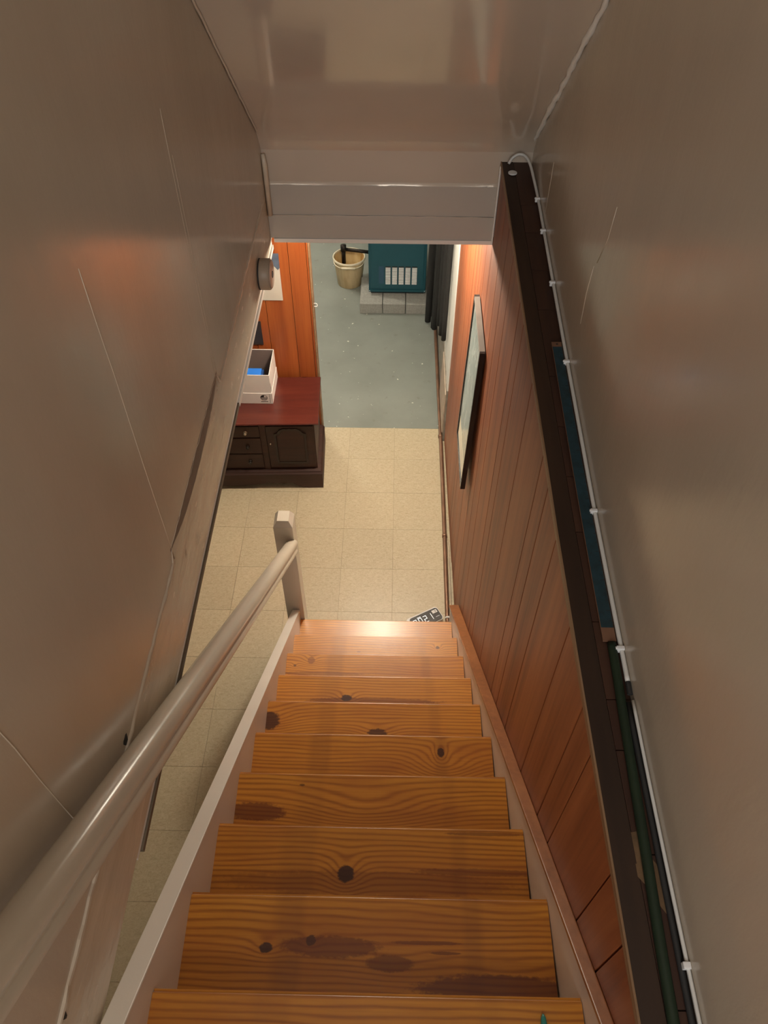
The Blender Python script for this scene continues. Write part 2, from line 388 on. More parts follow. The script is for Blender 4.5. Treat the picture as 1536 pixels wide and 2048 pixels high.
wl_ = obj('wall_left', (lambda b: (box(b, XL-0.12, XL-0.008, YB, YH+0.12, ZC-0.03, ZTOP), b)[1])(B()), M_wall, kind='structure')
seams = [YH+0.02, 1.58, 1.008, 0.40, -0.21, -0.82, -1.43, YB]
for y1, y0 in zip(seams, seams[1:]):
    b = B(); box(b, XL-0.008, XL, y0+0.00005, y1-0.00005, 2.335, ZTOP); obj('wall_panel', b, M_wall, wl_)
for y in (1.58, 1.008, 0.40):
    pts = [(XL-0.0004, y + random.uniform(-0.0015, 0.0015), 2.335 + k*0.1) for k in range(8)]
    ridge(wl_, pts, 0.0013)
ridge(wl_, [(XL-0.0003, 1.60 + random.uniform(-0.001, 0.001), 2.335 + k*0.12) for k in range(6)], 0.001)
# fascia board under the wall panels
b = B(); box(b, XL-0.008, XL-0.0005, YB, YH+0.02, 2.1395, 2.3345, 0.0008); obj('fascia_board', b, M_fascia, wl_)
b = B(); box(b, XL-0.012, XL-0.001, 0.45, YH+0.02, 2.1265, 2.1385, 0.001); obj('fascia_bead', b, M_cap_white, wl_)
b = B(); box(b, XL-0.012, XL+0.004, 1.76, YH+0.02, 2.109, 2.1245, 0.001); obj('edge_strip', b, M_cap_white, wl_)  # far length coloured white for the lamp light falling on it
b = B(); box(b, XL-0.012, XL+0.003, 0.47, 1.7592, 2.111, 2.1245, 0.001); obj('edge_strip', b, M_strip, wl_)  # same strip, near length kept in its own darker colour
# torn paint along the joint of wall panel and fascia
b = B(); rows = []
yy = [2.55-k*0.02 for k in range(125)]
rs = random.Random(3)
for y in yy:
    amp = 0.004 + 0.006*abs(math.sin(y*5.3)) * (0.4+0.6*rs.random())
    gap = 0.15 if 1.0 < y < 1.6 else 1.0
    amp *= gap; zc_ = (2.372 if gap < 1 else 2.335) + 0.006*gap*math.sin(y*3.1) + rs.uniform(-0.002, 0.002)
    th = (0.0025 + 0.003*rs.random())*max(gap, 0.3)
    rows.append([b.verts.new(p) for p in ((XL-0.001, y, zc_-amp), (XL+th, y, zc_-amp*0.3), (XL+th*0.8, y, zc_+amp*0.4), (XL-0.001, y, zc_+amp))])
for A, D in zip(rows, rows[1:]):
    for k in range(4): b.faces.new((A[k], A[(k+1) % 4], D[(k+1) % 4], D[k]))
b.faces.new(rows[0]); b.faces.new(rows[-1][::-1])
obj('torn_paint_joint', b, M_seam, wl_)
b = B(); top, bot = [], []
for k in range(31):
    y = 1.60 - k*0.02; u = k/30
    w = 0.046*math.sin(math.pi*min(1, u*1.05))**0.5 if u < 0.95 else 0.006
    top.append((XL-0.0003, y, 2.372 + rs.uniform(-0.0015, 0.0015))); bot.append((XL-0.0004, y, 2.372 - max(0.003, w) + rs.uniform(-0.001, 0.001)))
prism(b, top + bot[::-1], (0.0009, 0, 0)); obj('taupe_strip', b, M_taupe, wl_)  # dark taupe band along the panel foot, tapering at both ends

for cy_, cz_, w_, h_ in ((0.585, 2.352, 0.012, 0.022), (0.175, 2.318, 0.006, 0.012)):
    b = B(); prism(b, [(XL-0.0004, cy_+w_*math.cos(a)*(0.7+0.3*math.sin(3*a)), cz_+h_*math.sin(a)*(0.75+0.25*math.cos(2*a))) for a in [2*math.pi*k/14 for k in range(14)]], (0.0010, 0, 0))
    obj('dark_notch', b, M_ink, wl_)  # flat patch, black to stand for the dark inside a small hole

b = B()
y0 = 2.772 - (ZTOP-2.415)/0.888
P0, P1, P2 = Vector((2.54, zs(2.54))), Vector((2.715, zs(2.715))), Vector((YH+0.006, 2.363))
pr = [(y0, ZTOP), (1.6, zs(1.6))] + [tuple(P0*(1-u)**2 + P1*2*u*(1-u) + P2*u*u) for u in [k/12 for k in range(13)]]
cvs = [[b.verts.new((x, y, z)) for y, z in pr] for x in (XL-0.1, XU+0.1)]
cvt = [[b.verts.new((x, y+0.1, z+0.1)) for y, z in pr] for x in (XL-0.1, XU+0.1)]
for i in range(len(pr)-1):
    b.faces.new((cvs[0][i], cvs[0][i+1], cvs[1][i+1], cvs[1][i])); b.faces.new((cvt[0][i], cvt[1][i], cvt[1][i+1], cvt[0][i+1]))
    for q in (0, 1): b.faces.new((cvs[q][i], cvt[q][i], cvt[q][i+1], cvs[q][i+1]))
b.faces.new((cvs[0][0], cvs[1][0], cvt[1][0], cvt[0][0])); b.faces.new((cvs[0][-1], cvt[0][-1], cvt[1][-1], cvs[1][-1]))
ce = obj('ceiling', b, M_ceil, kind='structure'); autosmooth(ce, 30)
rs = random.Random(5)
for side, x in ((-1, XL), (1, XU)):
    pts = []
    for k in range(120):
        y = YH + 0.02 - k*0.021
        j = 0.005 if side > 0 else 0.0015
        pts.append((x - side*(0.003 + rs.uniform(0, j)), y, zs(y) - 0.003 - rs.uniform(0, j)))
    b = B(); tube(b, pts, [0.006+rs.uniform(0, 0.004) for _ in pts] if side > 0 else 0.0035, 8); obj('caulk_bead', b, M_cap_white if side > 0 else M_ceil, ce, True)
b = B(); box(b, XL-0.1, XU+0.1, YB-0.1, y0, ZTOP, ZTOP+0.1); obj('ceiling_hall', b, M_ceil, kind='structure')
b = B(); box(b, XL-0.1, XU+0.1, YB-0.1, YB, 2.2, ZTOP); obj('wall_hall_back', b, M_wall, kind='structure')
b = B(); box(b, XL, XU, YB, SY-11*RUN-0.03, 2.30, 2.402); obj('floor_hall', b, M_ledge, kind='structure')

hd = obj('wall_header', (lambda b: (box(b, XL-0.02, XU+0.02, YH+0.012, YH+0.13, ZC+0.02, 2.60), b)[1])(B()), M_ceil, kind='structure')
XHR = xr(YH)
b = B(); box(b, XL, XHR-0.001, YH+0.0055, YH+0.012, 2.252, 2.3628, 0.0005); obj('upper_board', b, M_head, hd)
b = B(); box(b, XL, XHR-0.001, YH+0.003, YH+0.012, ZC+0.012, 2.2505, 0.001); obj('lower_board', b, M_head, hd)
b = B(); box(b, XL+0.012, XHR-0.001, YH-0.002, YH+0.13, ZC-0.004, ZC+0.0115, 0.002); obj('bottom_edge', b, M_cap_white, hd)
b = B(); box(b, XHR-0.006, XHR-0.0005, YH-0.008, YH+0.004, ZC, 2.44, 0.001); obj('corner_bead', b, M_cap_white, hd)
b = B(); tube(b, [(XL+0.010, YH-0.005, 2.255), (XL+0.010, YH-0.005, 2.44), (XL+0.007, YH-0.003, 2.475)], [0.009, 0.009, 0.007], 10); obj('corner_quarter_round', b, M_fascia, hd, True)
rs = random.Random(11)
b = B(); tube(b, [(XL+0.03+k*0.026, YH+0.0065, 2.3625+rs.uniform(-0.002, 0.002)) for k in range(30)], 0.0011, 6); obj('paint_ridge', b, M_head, hd, True)
b = B(); tube(b, [(XL+0.02+k*0.026, YH+0.003, 2.2515+rs.uniform(-0.001, 0.001)) for k in range(31)], 0.0013, 6); obj('paint_ridge', b, M_ceil, hd, True)

# partition with planks behind the cabinet
pt = obj('wall_partition', (lambda b: (box(b, -2.2, -0.449, 3.862, 3.91, 0, ZC+0.03), b)[1])(B()), M_groove, kind='structure')
PG = [-0.449, -0.461, -0.561, -0.720, -0.80, -0.99, -1.10, -1.26, -1.45, -1.60, -1.80, -2.0, -2.2]
for x1, x0 in zip(PG, PG[1:]):
    b = B(); box(b, x0+0.0013, x1-0.0013, 3.85, 3.8615, 0.01, ZC+0.02, 0.0015); obj('plank', b, M_part, pt)
b = B(); box(b, -0.4487, -0.441, 3.848, 3.912, 0.0, ZC+0.02, 0.001); obj('edge_moulding', b, M_edge, pt)
b = B(); tube(b, spline([(-0.4405, 3.87, 1.055), (-0.427, 3.868, 1.056), (-0.421, 3.867, 1.046), (-0.426, 3.867, 1.036), (-0.4405, 3.869, 1.035)], 5), 0.0022, 6)
tag(obj('door_hook', b, M_plastic, None, True), 'small white hook on the free edge of the orange partition', 'hook')

# ------------------------------------------------------------------ staircase
def tread_mat(k, knots, dark=0.0, freq=75.0):
    t = NT('varnished_pine_tread'); c = t.co(loc=(k*3.1, k*1.7, 0))
    sep = t.n('ShaderNodeSeparateXYZ'); t.L.new(t.co(), sep.inputs[0]); x, y = sep.outputs[0], sep.outputs[1]
    st = t.co((1.6, 7, 1), loc=(k*3.1, k*1.7, 0))
    w1 = t.noise(st, 1.0, 2, 0.5); w2 = t.noise(t.co((5, 30, 1), loc=(k, k, 0)), 1.0, 3, 0.6)
    v = t.math('MULTIPLY_ADD', w1, 3.0 + (k % 3)*0.8, t.math('MULTIPLY', y, freq))
    v = t.math('MULTIPLY_ADD', w2, 0.5, v)
    km = None; kr = None; n3 = t.noise(t.co((1, 1.5, 1), loc=(k*1.3, k, 0)), 70, 3, 0.6)
    for (kx, ky, rx, ry, amp, dk) in knots:
        ky *= clear(k)
        dx = t.math('DIVIDE', t.math('SUBTRACT', x, kx), rx); dy = t.math('DIVIDE', t.math('SUBTRACT', y, ky), ry)
        r2_ = t.math('ADD', t.math('MULTIPLY', dx, dx), t.math('MULTIPLY', dy, dy))
        if amp:
            g = t.math('EXPONENT', t.math('MULTIPLY', r2_, -0.22)); v = t.math('MULTIPLY_ADD', g, amp, v)
        if dk:
            wob = t.math('MULTIPLY_ADD', n3, 1.5, t.math('MULTIPLY_ADD', w2, 0.9, t.math('SUBTRACT', r2_, 0.75)))
            mk = t.math('MULTIPLY', t.math('MULTIPLY_ADD', t.math('SUBTRACT', 1.45, wob), 2.2, 0.5, clamp=True), dk)
            if dk > 0.65: km = mk if km is None else t.math('MAXIMUM', km, mk)
            else: kr = mk if kr is None else t.math('MAXIMUM', kr, mk)
    s_ = t.math('MULTIPLY_ADD', t.math('SINE', t.math('MULTIPLY', v, 6.283)), 0.5, 0.5)
    s_ = t.math('POWER', s_, 2.2)
    fine = t.noise(t.co((6, 160, 1), loc=(k, 0, 0)), 1.0, 3, 0.6)
    f_ = t.math('MULTIPLY_ADD', s_, 0.45, t.math('MULTIPLY', fine, 0.6))
    col = t.ramp(f_, [(0.12, (0.70, 0.310, 0.034)), (0.5, (0.54, 0.205, 0.021)), (0.95, (0.29, 0.088, 0.010))])
    big = t.noise(t.co((1.2, 3.5, 1), loc=(k*2, k, 0)), 2.0, 2)
    col = t.mix(t.ramp(big, [(0.45, (0, 0, 0)), (0.7, (0.45, 0.45, 0.45))]), col, (0.33, 0.085, 0.016))
    # band left by an old stair runner
    ed = t.math('MULTIPLY', t.math('MULTIPLY_ADD', t.math('SUBTRACT', x, -0.205), 70.0, 0.5, clamp=True), t.math('MULTIPLY_ADD', t.math('SUBTRACT', 0.235, x), 70.0, 0.5, clamp=True))
    bandL = t.math('MULTIPLY', t.math('MULTIPLY_ADD', t.math('SUBTRACT', x, -0.20-0.008*(k % 4)), 40.0, 0.5, clamp=True), t.math('MULTIPLY_ADD', t.math('SUBTRACT', -0.14, x), 60.0, 0.5, clamp=True))
    bandR = t.math('MULTIPLY', t.math('MULTIPLY_ADD', t.math('SUBTRACT', x, 0.205), 60.0, 0.5, clamp=True), t.math('MULTIPLY_ADD', t.math('SUBTRACT', 0.245, x), 60.0, 0.5, clamp=True))
    col = t.mix(t.math('MULTIPLY', t.math('ADD', bandL, bandR), 0.10 + 0.05*(k % 3)), col, (0.11, 0.03, 0.008))
    col = t.mix(t.math('MULTIPLY', ed, 0.06), col, (0.35, 0.12, 0.02))
    if kr is not None:
        col = t.mix(t.math('MULTIPLY', kr, 1.2, clamp=True), col, (0.13, 0.022, 0.007))
    if km is not None:
        col = t.mix(km, col, (0.045, 0.009, 0.004))
    col = t.mix(dark, col, (0.16, 0.05, 0.012)) if dark else col
    t.set(col=col, rough=0.42, coat=0.45, crough=0.25)
    t.bump(w2, 0.12, 0.003); t.bump(t.noise(c, 18, 2), 0.12, 0.004)
    return t.mat
H = SW/2
def kx(u): return (u-0.5)*SW
def ky(v): return -v      # share of the tread left clear by the next nosing
def clear(k):
    yn, zn = SY-(k+1)*RUN, SZ+(k+1)*RISE
    return RUN - RISE*yn/(3.658-zn)
KN = {1: [(kx(0.88), ky(0.6), 0.009, 0.008, 2.0, 0.8), (kx(0.40), ky(0.9), 0.01, 0.004, 0, 0.5)],
      2: [(kx(0.14), ky(0.35), 0.016, 0.018, 1.5, 0.45), (kx(0.05), ky(0.6), 0.006, 0.006, 1, 0.7), (kx(0.2), ky(0.95), 0.2, 0.008, 0, 0.4)],
      3: [(kx(0.36), ky(0.88), 0.020, 0.014, 2.5, 0.95), (kx(0.5), ky(0.98), 0.26, 0.014, 0, 0.5)],
      4: [(kx(0.012), ky(0.66), 0.042, 0.034, 2.5, 0.9), (kx(0.52), ky(1.0), 0.034, 0.020, 2.5, 0.85)],
      5: [(kx(0.785), ky(0.45), 0.011, 0.016, 2.5, 0.95), (kx(0.80), ky(0.85), 0.05, 0.035, 4.5, 0)],
      6: [(kx(0.08), ky(0.78), 0.085, 0.026, 1.2, 0.6), (kx(0.48), ky(0.74), 0.09, 0.03, 4.0, 0), (kx(0.24), ky(0.25), 0.008, 0.003, 0, 0.7)],
      7: [(kx(0.425), ky(0.72), 0.020, 0.020, 3.0, 0.95), (kx(0.85), ky(0.66), 0.16, 0.009, 0, 0.4), (kx(0.87), ky(0.1), 0.1, 0.004, 0, 0.5), (kx(0.5), ky(0.85), 0.35, 0.028, 0, 0.22)],
      8: [(kx(0.225), ky(0.58), 0.014, 0.010, 1.2, 0.95), (kx(0.40), ky(0.56), 0.105, 0.020, 1.5, 0.55), (kx(0.345), ky(0.50), 0.010, 0.010, 0.8, 0.75), (kx(0.66), ky(0.50), 0.075, 0.004, 0, 0.5), (kx(0.71), ky(0.60), 0.03, 0.003, 0, 0.6), (kx(0.84), ky(0.94), 0.165, 0.026, 1.0, 0.62), (kx(0.56), ky(0.72), 0.05, 0.016, 0.8, 0.5)],
      9: [(kx(0.55), ky(0.5), 0.09, 0.02, 3.0, 0)]}
stair = thing('staircase', (0, SY, 0), 'narrow open-sided staircase with knotty varnished pine treads and white stringers', 'staircase')
def child(name, bm, mat, root, smooth=False):
    bmesh.ops.translate(bm, verts=bm.verts, vec=-Vector(root.location)); return obj(name, bm, mat, root, smooth)
for k in range(11):
    Yk, Zk = SY - k*RUN, SZ + k*RISE; x0 = sxl(Yk)
    b = B(); box(b, -H, H, -RUN-0.024, 0, -0.026, 0)
    es = [e for e in b.edges if all(abs(v.co.y) < 1e-6 for v in e.verts) and abs(e.verts[0].co.x-e.verts[1].co.x) > 0.1]
    bmesh.ops.bevel(b, geom=es, offset=0.007, segments=3, affect='EDGES')
    o = obj('tread', b, tread_mat(k, KN.get(k, []), 0.0), stair)
    o.location = Vector((x0+H, Yk, Zk)) - Vector(stair.location)
    autosmooth(o, 50)
    b = B(); box(b, x0, x0+SW, Yk-0.042, Yk-0.025, max(0, Zk-RISE), Zk-0.0265); child('riser', b, M_white, stair)
def stringer(xa, xb, off, under, mat, name, yt=-0.15, ybot=2.27):
    b = B()
    yb, yt_ = ybot, yt
    pts = []
    def z(y, d): return nz(y) + d
    P = lambda y, zz: zz
    A = [(yb, max(0.0, z(yb, -0.2)-0.3)), (yb, z(yb, off)), (yt_, z(yt_, off)), (yt_, z(yt_, under)), ]
    ylow = SY - (0 - SZ - under)/RISE*RUN
    A += [(ylow, 0.0)]
    v1 = [b.verts.new((xa(y), y, zz)) for y, zz in A]; v2 = [b.verts.new((xb(y), y, zz)) for y, zz in A]
    b.faces.new(v1); b.faces.new(v2[::-1])
    for i in range(len(A)): b.faces.new((v1[i], v1[(i+1) % len(A)], v2[(i+1) % len(A)], v2[i]))
    return child(name, b, mat, stair)
stringer(lambda y: sxl(y)-0.036, lambda y: sxl(y)-0.0008, 0.075, -0.27, M_white, 'stringer', ybot=2.214)
def sloped_bar(xa, xb, z0, z1, y0_, y1_, mat, name, bev=0.002):
    b = B()
    hexa(b, [(xa(y1_), y1_, nz(y1_)+z0), (xb(y1_), y1_, nz(y1_)+z0), (xb(y0_), y0_, nz(y0_)+z0), (xa(y0_), y0_, nz(y0_)+z0),
             (xa(y1_), y1_, nz(y1_)+z1), (xb(y1_), y1_, nz(y1_)+z1), (xb(y0_), y0_, nz(y0_)+z1), (xa(y0_), y0_, nz(y0_)+z1)], bev)
    return child(name, b, mat, stair)
sloped_bar(lambda y: sxl(y)-0.038, lambda y: sxl(y)+0.0005, 0.0755, 0.084, -0.15, 2.214, M_cap_white, 'stringer_cap')
stringer(lambda y: sxr(y)+0.0008, lambda y: min(sxr(y)+0.016, xr(y)-0.001), 0.088, -0.2, M_white, 'stringer', ybot=2.30)
sloped_bar(lambda y: sxr(y)-0.009, lambda y: max(xr(y)-0.0015, sxr(y)+0.008), 0.0885, 0.102, -0.15, 2.30, M_cap, 'stringer_cap')

# handrail
hr = thing('handrail', (-0.456, 2.26, 0), 'glossy off-white stair handrail rising from a chamfered newel post', 'handrail')
b = B(); nx0, nx1, ny0, ny1 = -0.500, -0.412, 2.2175, 2.303
hexa(b, [(nx0, ny0, 0), (nx1, ny0, 0), (nx1, ny1, 0), (nx0, ny1, 0), (nx0, ny0, 0.985), (nx1, ny0, 0.985), (nx1, ny1, 0.985), (nx0, ny1, 0.985)], 0.002)
child('newel_post', b, M_rail, hr)
b = B(); e = 0.018
hexa(b, [(nx0, ny0, 0.9855), (nx1, ny0, 0.9855), (nx1, ny1, 0.9855), (nx0, ny1, 0.9855), (nx0+e, ny0+e, 1.013), (nx1-e, ny0+e, 1.013), (nx1-e, ny1-e*0.3, 1.013), (nx0+e, ny1-e*0.3, 1.013)])
child('newel_cap', b, M_rail, hr)
def sweep(b, prof, p0, p1):
    p0, p1 = Vector(p0), Vector(p1); d = (p1-p0).normalized(); s = d.cross(Vector((0, 0, 1))).normalized(); n = s.cross(d)
    A = [b.verts.new(p0 + s*u + n*v) for u, v in prof]; D = [b.verts.new(p1 + s*u + n*v) for u, v in prof]
    N = len(prof)
    for i in range(N): b.faces.new((A[i], A[(i+1) % N], D[(i+1) % N], D[i]))
    b.faces.new(A[::-1]); b.faces.new(D)
prof = []
for k in range(17):
    a = math.radians(-35 + 250*k/16); prof.append((0.0275*math.cos(a), 0.006+0.023*math.sin(a)))
prof += [(-0.0205, -0.013), (-0.0205, -0.017), (-0.024, -0.020), (-0.0265, -0.025), (-0.0265, -0.034), (-0.023, -0.039), (0.023, -0.039), (0.0265, -0.034), (0.0265, -0.025), (0.024, -0.020), (0.0205, -0.017), (0.0205, -0.013)]
RC = 0.615
def rx(y): return -0.4245 + 0.0195*(2.217-y)
b = B(); sweep(b, prof, (rx(2.217), 2.217, nz(2.217)+RC), (rx(-0.5), -0.5, nz(-0.5)+RC))
o = child('rail', b, M_rail, hr); autosmooth(o, 45)

# ------------------------------------------------------------------ things on the ledge and the walls
b = B(); box(b, 0, 0.026, -0.902, 0, 0, 0.005, 0.0006)
ys = thing('yardstick', (0.4590, 1.722, zl(1.722)+0.002), 'faded blue wooden yardstick lying on the dark ledge', 'yardstick')
dzy = (zl(0.822)-zl(1.722))
def ybox(name, x0, x1, y0, y1, z0, z1, mat):
    b = B(); f = lambda y: dzy*(-y/0.9) + 0.006*math.sin(math.pi*(-y/0.9))*-1 + 0.005
    n = 6; st = [y0+(y1-y0)*i/n for i in range(n+1)]
    strip(b, st, lambda y: x0, lambda y: x1, lambda y: f(y)+z0, lambda y: f(y)+z1); return obj(name, b, mat, ys)
ybox('wooden_blade', 0, 0.0265, -0.902, 0, 0, 0.004, M_rulewood)
ybox('blue_face', 0.0008, 0.0258, -0.872, -0.020, 0.0042, 0.0048, M_rule)
b = B(); lathe(b, [(0.003, 0), (0.003, 0.0006)], 12, 'Z', (0.014, -0.010, 0.0092)); obj('hanging_hole', b, M_ink, ys)
rs = random.Random(2)
b = B()
for k in range(1, 35):
    y = -0.02 - k*0.0246; L = 0.009 if k % 3 == 0 else 0.005
    f = dzy*(-y/0.9) - 0.006*math.sin(math.pi*(-y/0.9)) + 0.005 + 0.0049
    box(b, 0.0256-L, 0.0256, y-0.0007, y+0.0007, f, f+0.0003)
obj('inch_marks', b, M_ink, ys, kind='stuff')

cab = [(0.412, 2.612, 2.462), (0.425, 2.622, 2.478), (0.445, 2.625, 2.488), (0.466, 2.615, 2.486), (0.480, 2.58, 2.474), (0.487, 2.50, 2.458)]
cab += [(0.4915, y, zl(y)+0.013) for y in (2.4, 2.2, 2.0, 1.8, 1.64, 1.4, 1.15, 0.95, 0.8, 0.73)]
wc = thing('white_cable', cab[0], 'white cable clipped along the foot of the right wall, arching at its far end', 'cable')
b = B(); tube(b, spline(cab, 5), 0.0048, 8); child('sheath', b, M_cable, wc, True)
for y in (2.40, 2.226, 1.97, 1.638, 1.146, 0.80):
    b = B(); z = zl(y)+0.013
    box(b, 0.481, 0.4965, y-0.004, y+0.004, z-0.007, z+0.008, 0.002); lathe(b, [(0.003, 0), (0.003, 0.004)], 10, 'X', (0.4790, y, z+0.005)); child('cable_clip', b, M_plastic, wc)
b = B(); tube(b, [(0.4915, 0.73, zl(0.73)+0.013), (0.4915, 0.705, zl(0.7)+0.012)], 0.0055, 8); child('black_plug', b, M_ink, wc)
w2_ = thing('thin_white_cable', (0.491, 0.2, zl(0.2)), 'thin white cable running up the wall foot behind the black cord', 'cable')
b = B(); tube(b, spline([(0.4930, y, zl(y)+0.0165+0.002*math.sin(y*9)) for y in (0.69, 0.55, 0.4, 0.25, 0.1, -0.1, -0.35)], 5), 0.0032, 8); child('sheath', b, M_cable, w2_, True)
b = B(); box(b, 0.485, 0.4968, 0.25, 0.26, zl(.25)+0.0118, zl(.25)+0.024, 0.002); child('cable_clip', b, M_plastic, w2_)
b = B(); tube(b, spline([(0.4862, y, zl(y)+0.006) for y in (0.69, 0.5, 0.3, 0.1, -0.1, -0.35)], 4), 0.0052, 8)
tag(obj('black_cord', b, M_ink, None, True), 'black cord between the green hose and the right wall', 'cord')
b = B(); tube(b, spline([(0.4755, 0.815, zl(.81)+0.0095), (0.4745, 0.75, zl(.75)+0.0095), (0.470, 0.6, zl(.6)+0.0095), (0.465, 0.42, zl(.42)+0.0095), (0.459, 0.222, zl(.22)+0.0095), (0.456, 0.0, zl(0)+0.0095), (0.455, -0.35, zl(-.35)+0.0095)], 5), 0.009, 10)
tag(obj('green_hose', b, M_green, None, True), 'dark green hose lying along the ledge below the yardstick', 'hose')
b = B(); lathe(b, [(0.0135, 0), (0.015, 0.001), (0.015, 0.004), (0.0135, 0.005)], 20, 'Z', (0.424, 2.575, zl(2.575)+0.0015))
tag(obj('plastic_disc', b, M_plastic), 'small white plastic disc at the far end of the ledge', 'disc')

sd = thing('smoke_detector', (XL, 2.345, 2.195), 'round beige smoke detector on the left fascia board', 'smoke detector')
b = B(); lathe(b, [(0.0525, 0), (0.0525, 0.004)], 36, 'X', (0.0003, 0, 0)); obj('mounting_plate', b, M_ink, sd)
b = B(); lathe(b, [(0.052, 0.0045), (0.053, 0.008), (0.0525, 0.036), (0.050, 0.039)], 40, 'X'); o = obj('body', b, M_detector, sd); autosmooth(o, 40)
b = B(); lathe(b, [(0.046, 0.0392), (0.047, 0.042), (0.044, 0.044)], 40, 'X'); o = obj('front_cover', b, plain('pink_beige_plastic', (0.5, 0.38, 0.3), 0.4), sd); autosmooth(o, 40)
b = B(); lathe(b, [(0.012, 0.0442), (0.011, 0.046)], 20, 'X'); obj('test_button', b, M_ink, sd)

b = B(); lathe(b, [(0.0065, 0), (0.0068, 0.004), (0.0066, 0.03), (0.0045, 0.046), (0.0015, 0.052)], 14, 'Y', (0, 0, 0))
tp = tag(obj('plastic_stylus', b, M_tealplastic, None, True), 'teal pointed plastic piece lying on the uppermost visible tread', 'plastic piece')
tp.location = (0.322, 0.182, SZ+9*RISE+0.0068)

# ------------------------------------------------------------------ picture on the panelled wall
pic = thing('framed_picture', (xr(2.62), 2.62, 1.37), 'black framed picture of a blue-grey scene hanging on the panelled wall', 'picture')
# local quad: face leans out slightly at its foot
def pq(u, v, d):   # u 0..1 near->far, v 0..1 bottom->top, d distance proud of the back
    y = (2.445 + 0.36*u) + 0.02*(1-v); z = 0.995 + 0.80*v + 0.03*u
    x = xr(y) - 0.004 - 0.014*(1-v) - d
    return Vector((x, y, z)) - Vector(pic.location)
def pbox(name, u0, u1, v0, v1, d0, d1, mat):
    b = B(); hexa(b, [pq(u0, v0, d0), pq(u0, v0, d1), pq(u1, v0, d1), pq(u1, v0, d0), pq(u0, v1, d0), pq(u0, v1, d1), pq(u1, v1, d1), pq(u1, v1, d0)])
    return obj(name, b, mat, pic)
fu, fv = 0.035, 0.016
pbox('frame_rail', 0, fu, 0, 1, 0, 0.022, M_blackgl); pbox('frame_rail', 1-fu, 1, 0, 1, 0, 0.022, M_blackgl)
pbox('frame_rail', fu, 1-fu, 0, fv, 0, 0.022, M_blackgl); pbox('frame_rail', fu, 1-fu, 1-fv, 1, 0, 0.022, plain('lit_black_frame_top', (0.20, 0.18, 0.16), 0.6))  # top rail greyed, painting in the light from upstairs
pbox('picture_mat', fu, 1-fu, fv, 1-fv, 0.004, 0.016, M_mat)
pbox('print', fu+0.004, 1-fu-0.004, 0.17, 1-fv-0.004, 0.0162, 0.0172, M_print)

# ------------------------------------------------------------------ cabinet
cb = thing('cabinet', (-0.98, 3.6, 0), 'low dark mahogany cabinet with drawers and an arched-panel door', 'cabinet', rz=0)
CX0, CX1, CY0, CY1 = -1.53, -0.438, 3.405, 3.82
def cbox(name, x0, x1, y0, y1, z0, z1, mat, bev=0.0, parent=cb):
    b = B(); box(b, x0, x1, y0, y1, z0, z1, bev); bmesh.ops.translate(b, verts=b.verts, vec=-Vector(cb.location)); return obj(name, b, mat, parent)
cbox('body', CX0, CX1, CY0+0.012, CY1, 0.147, 0.522, M_mah, 0.002)
b = B(); prof = [(0, 0.522), (0.012, 0.526), (0.018, 0.534), (0.026, 0.538), (0.030, 0.545), (0.027, 0.551)]
rings = []
for e_, z in prof:
    rings.append([b.verts.new(p) for p in ((CX0-e_, CY0+0.01-e_, z), (CX1+e_, CY0+0.01-e_, z), (CX1+e_, CY1, z), (CX0-e_, CY1, z))])
for A, D in zip(rings, rings[1:]):
    for i in range(4): b.faces.new((A[i], A[(i+1) % 4], D[(i+1) % 4], D[i]))
b.faces.new(rings[0][::-1]); b.faces.new(rings[-1])
bmesh.ops.translate(b, verts=b.verts, vec=-Vector(cb.location)); obj('top', b, M_mahtop, cb)
# plinth with a scalloped foot
px0, px1 = CX0-0.03, -0.409
pts = [(px0, 0.0), (px0+0.10, 0.0)]
def scal(xc, s):
    return [(xc+s*a, h) for a, h in ((0.0, 0.0), (0.05, 0.018), (0.085, 0.040), (0.10, 0.052), (0.125, 0.050), (0.15, 0.042), (0.19, 0.052), (0.25, 0.052), (0.32, 0.040), (0.40, 0.028))]
L_ = scal(px0+0.10, 1)[1:]; R_ = scal(px1-0.10, -1)[::-1]
pts = [(px0, 0.0), (px0+0.10, 0.0)] + L_ + R_ + [(px1, 0.0), (px1, 0.120), (px0, 0.120)]
b = B(); prism(b, [(x, 3.380, z) for x, z in pts], (0, 0.018, 0)); bmesh.ops.translate(b, verts=b.verts, vec=-Vector(cb.location)); obj('plinth', b, M_mah, cb)
cbox('plinth_side', px1-0.018, px1, 3.3985, 3.82, 0, 0.120, M_mah); cbox('plinth_side', px0, px0+0.018, 3.3985, 3.82, 0, 0.120, M_mah)
b = B(); rings = []
for e_, z in ((0.002, 0.1205), (0.002, 0.128), (-0.006, 0.136), (-0.010, 0.144), (-0.03, 0.1465)):
    rings.append([b.verts.new(p) for p in ((px0-e_, 3.380-e_, z), (px1+e_, 3.380-e_, z), (px1+e_, CY1, z), (px0-e_, CY1, z))])
for A, D in zip(rings, rings[1:]):
    for i in range(4): b.faces.new((A[i], A[(i+1) % 4], D[(i+1) % 4], D[i]))
b.faces.new(rings[0][::-1]); b.faces.new(rings[-1]); bmesh.ops.translate(b, verts=b.verts, vec=-Vector(cb.location)); obj('plinth_moulding', b, M_mah, cb)
